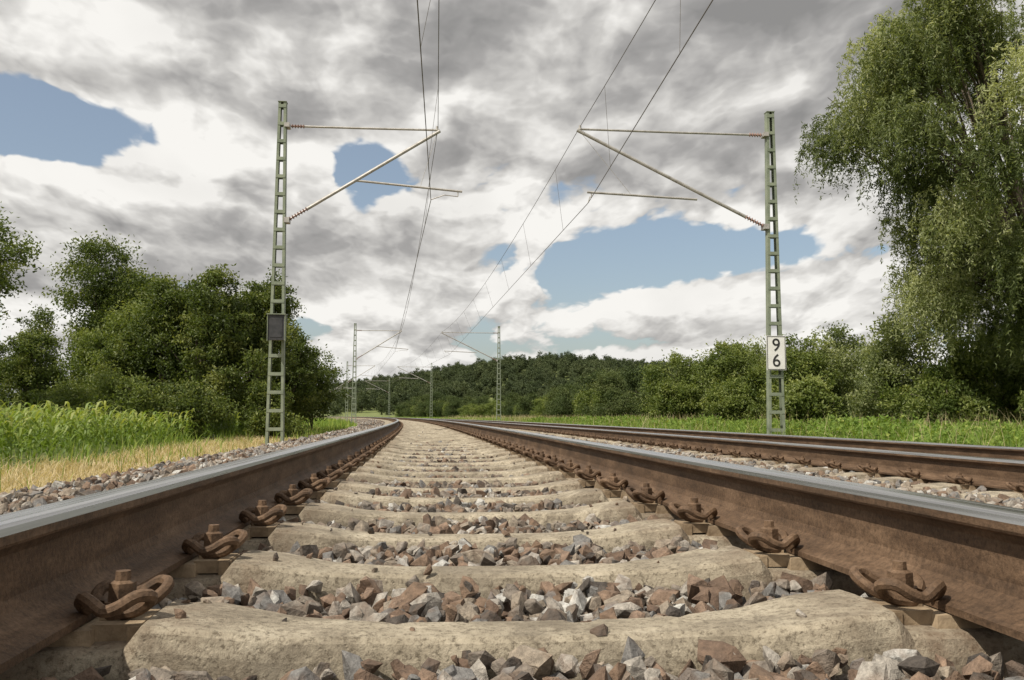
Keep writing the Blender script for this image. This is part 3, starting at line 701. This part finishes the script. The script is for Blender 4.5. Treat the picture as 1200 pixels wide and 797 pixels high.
def nz(vec,scale,detail,rough,dist=0,col=False):
    n=N.new('ShaderNodeTexNoise'); n.noise_dimensions='2D'; n.inputs['Scale'].default_value=scale; n.inputs['Detail'].default_value=detail; n.inputs['Roughness'].default_value=rough; n.inputs['Distortion'].default_value=dist; Lk.new(vec,n.inputs['Vector']); return n.outputs['Color' if col else 'Fac']
def vo(vec,scale):
    n=N.new('ShaderNodeTexVoronoi'); n.voronoi_dimensions='2D'; n.feature='F1'; n.inputs['Scale'].default_value=scale; n.inputs['Detail'].default_value=3.0; n.inputs['Roughness'].default_value=.55; Lk.new(vec,n.inputs['Vector']); return n.outputs['Distance']
def density(u,v):
    p=comb(M('ADD',u,5.3),M('ADD',v,2.1))
    a=nz(p,1.7,2,.5); f=nz(p,5.0,6,.52)
    vm=N.new('ShaderNodeVectorMath'); vm.operation='MULTIPLY_ADD'; Lk.new(nz(p,6,4,.52,0,True),vm.inputs[0]); vm.inputs[1].default_value=(.18,.18,0); Lk.new(p,vm.inputs[2])
    b2=vo(vm.outputs[0],5.0)
    return M('ADD',M('ADD',a,M('MULTIPLY',M('SUBTRACT',f,.5),.30)),M('MULTIPLY',M('SUBTRACT',.40,b2),.28))
def gauss(a0,e0,ra,re):
    k=math.pi/180
    a=M('DIVIDE',M('SUBTRACT',az,a0*k),ra*k); e=M('DIVIDE',M('SUBTRACT',el,e0*k),re*k)
    return M('EXPONENT',M('MULTIPLY',M('ADD',M('MULTIPLY',a,a),M('MULTIPLY',e,e)),-1.0))
def summ(L):
    o=None
    for (amp,*g) in L:
        t=M('MULTIPLY',gauss(*g),amp); o=t if o is None else M('ADD',o,t)
    return o
D1=density(U,V); D2=density(M('ADD',U,-.024),M('ADD',V,.065))
holes=summ([(-.66,-21.5,15.9,7,2.0),(-.70,-4.0,15.0,2.6,3.2),(-.72,17.5,10.0,9,1.35),(-.36,8.3,8.6,2.0,.8),(-.3,-8,5.5,3.0,1.0),(.2,-12,12.8,6,2.2),(.25,-10,20,12,2.6),(.35,8,24,22,5),(.12,3,14,3,4),(.15,0,9,6,2)])
DB=M('ADD',M('ADD',D1,holes),.34)
cover=sstep(DB,.43,.52); thick=sstep(DB,.58,1.1)
lit=M('MULTIPLY',M('SUBTRACT',D1,D2),2.2)
wb=summ([(.26,-14,13.6,10,3.4),(.24,0,14.5,7,3.5),(.28,17,7.0,13,1.9),(-.22,8,24.5,36,3.6),(-.12,-12,9,9,1.6),(.12,-19,20.5,9,1.5),(-.10,12,15.5,6,2.5),(.12,2,3,30,3),(.12,9,18,6,2)])
val=M('ADD',M('ADD',M('MULTIPLY_ADD',thick,-.26,.76),lit),wb,clamp=True)
val=M('ADD',val,M('MULTIPLY',M('SUBTRACT',nz(comb(U,V),2.2,4,.5),.5),.55),clamp=True)
cr=ramp_node(nt,[(0,(.28,.275,.27)),(.35,(.40,.39,.38)),(.65,(.61,.595,.57)),(1,(.94,.92,.88))]); Lk.new(val,cr.inputs[0])
sky=N.new('ShaderNodeTexSky'); sky.sky_type='NISHITA'; sky.sun_disc=False; sky.sun_elevation=math.radians(SUN_EL); sky.sun_rotation=math.radians(SUN_AZ); sky.air_density=1.0; sky.dust_density=2.0
skc=mixc(nt,1.0,sky.outputs[0],(.125,.122,.115),'MULTIPLY'); skc=mixc(nt,.16,skc,(.62,.65,.68))
mx=mixc(nt,cover,skc,cr.outputs[0])
hz=sstep(el,.07,-.01)
mx=mixc(nt,M('MULTIPLY',hz,.75),mx,(.64,.65,.65))
bg=N.new('ShaderNodeBackground'); bg.inputs['Strength'].default_value=1.0; Lk.new(mx,bg.inputs['Color'])
wo=N.new('ShaderNodeOutputWorld'); Lk.new(bg.outputs[0],wo.inputs['Surface'])

sun=bpy.data.lights.new('sun','SUN'); sun.energy=5.0; sun.angle=math.radians(.53); sun.color=(1,.93,.81)
so=bpy.data.objects.new('sun',sun); sc.collection.objects.link(so)
e=math.radians(SUN_EL); a=math.radians(SUN_AZ); to=Vector((math.sin(a)*math.cos(e),math.cos(a)*math.cos(e),math.sin(e)))
so.rotation_euler=to.to_track_quat('Z','Y').to_euler()

# ---------------------------------------------------------------- camera
cam=bpy.data.cameras.new('camera'); cam.sensor_width=36; cam.lens=31.95; cam.clip_start=.05; cam.clip_end=12000
co=bpy.data.objects.new('camera',cam); sc.collection.objects.link(co)
Rm=Matrix.Rotation(math.radians(-5.1),4,'Z')@Matrix.Rotation(math.radians(90+4.8),4,'X')@Matrix.Rotation(math.radians(.15),4,'Z')
co.matrix_world=Matrix.Translation((0,0,.345))@Rm
sc.camera=co
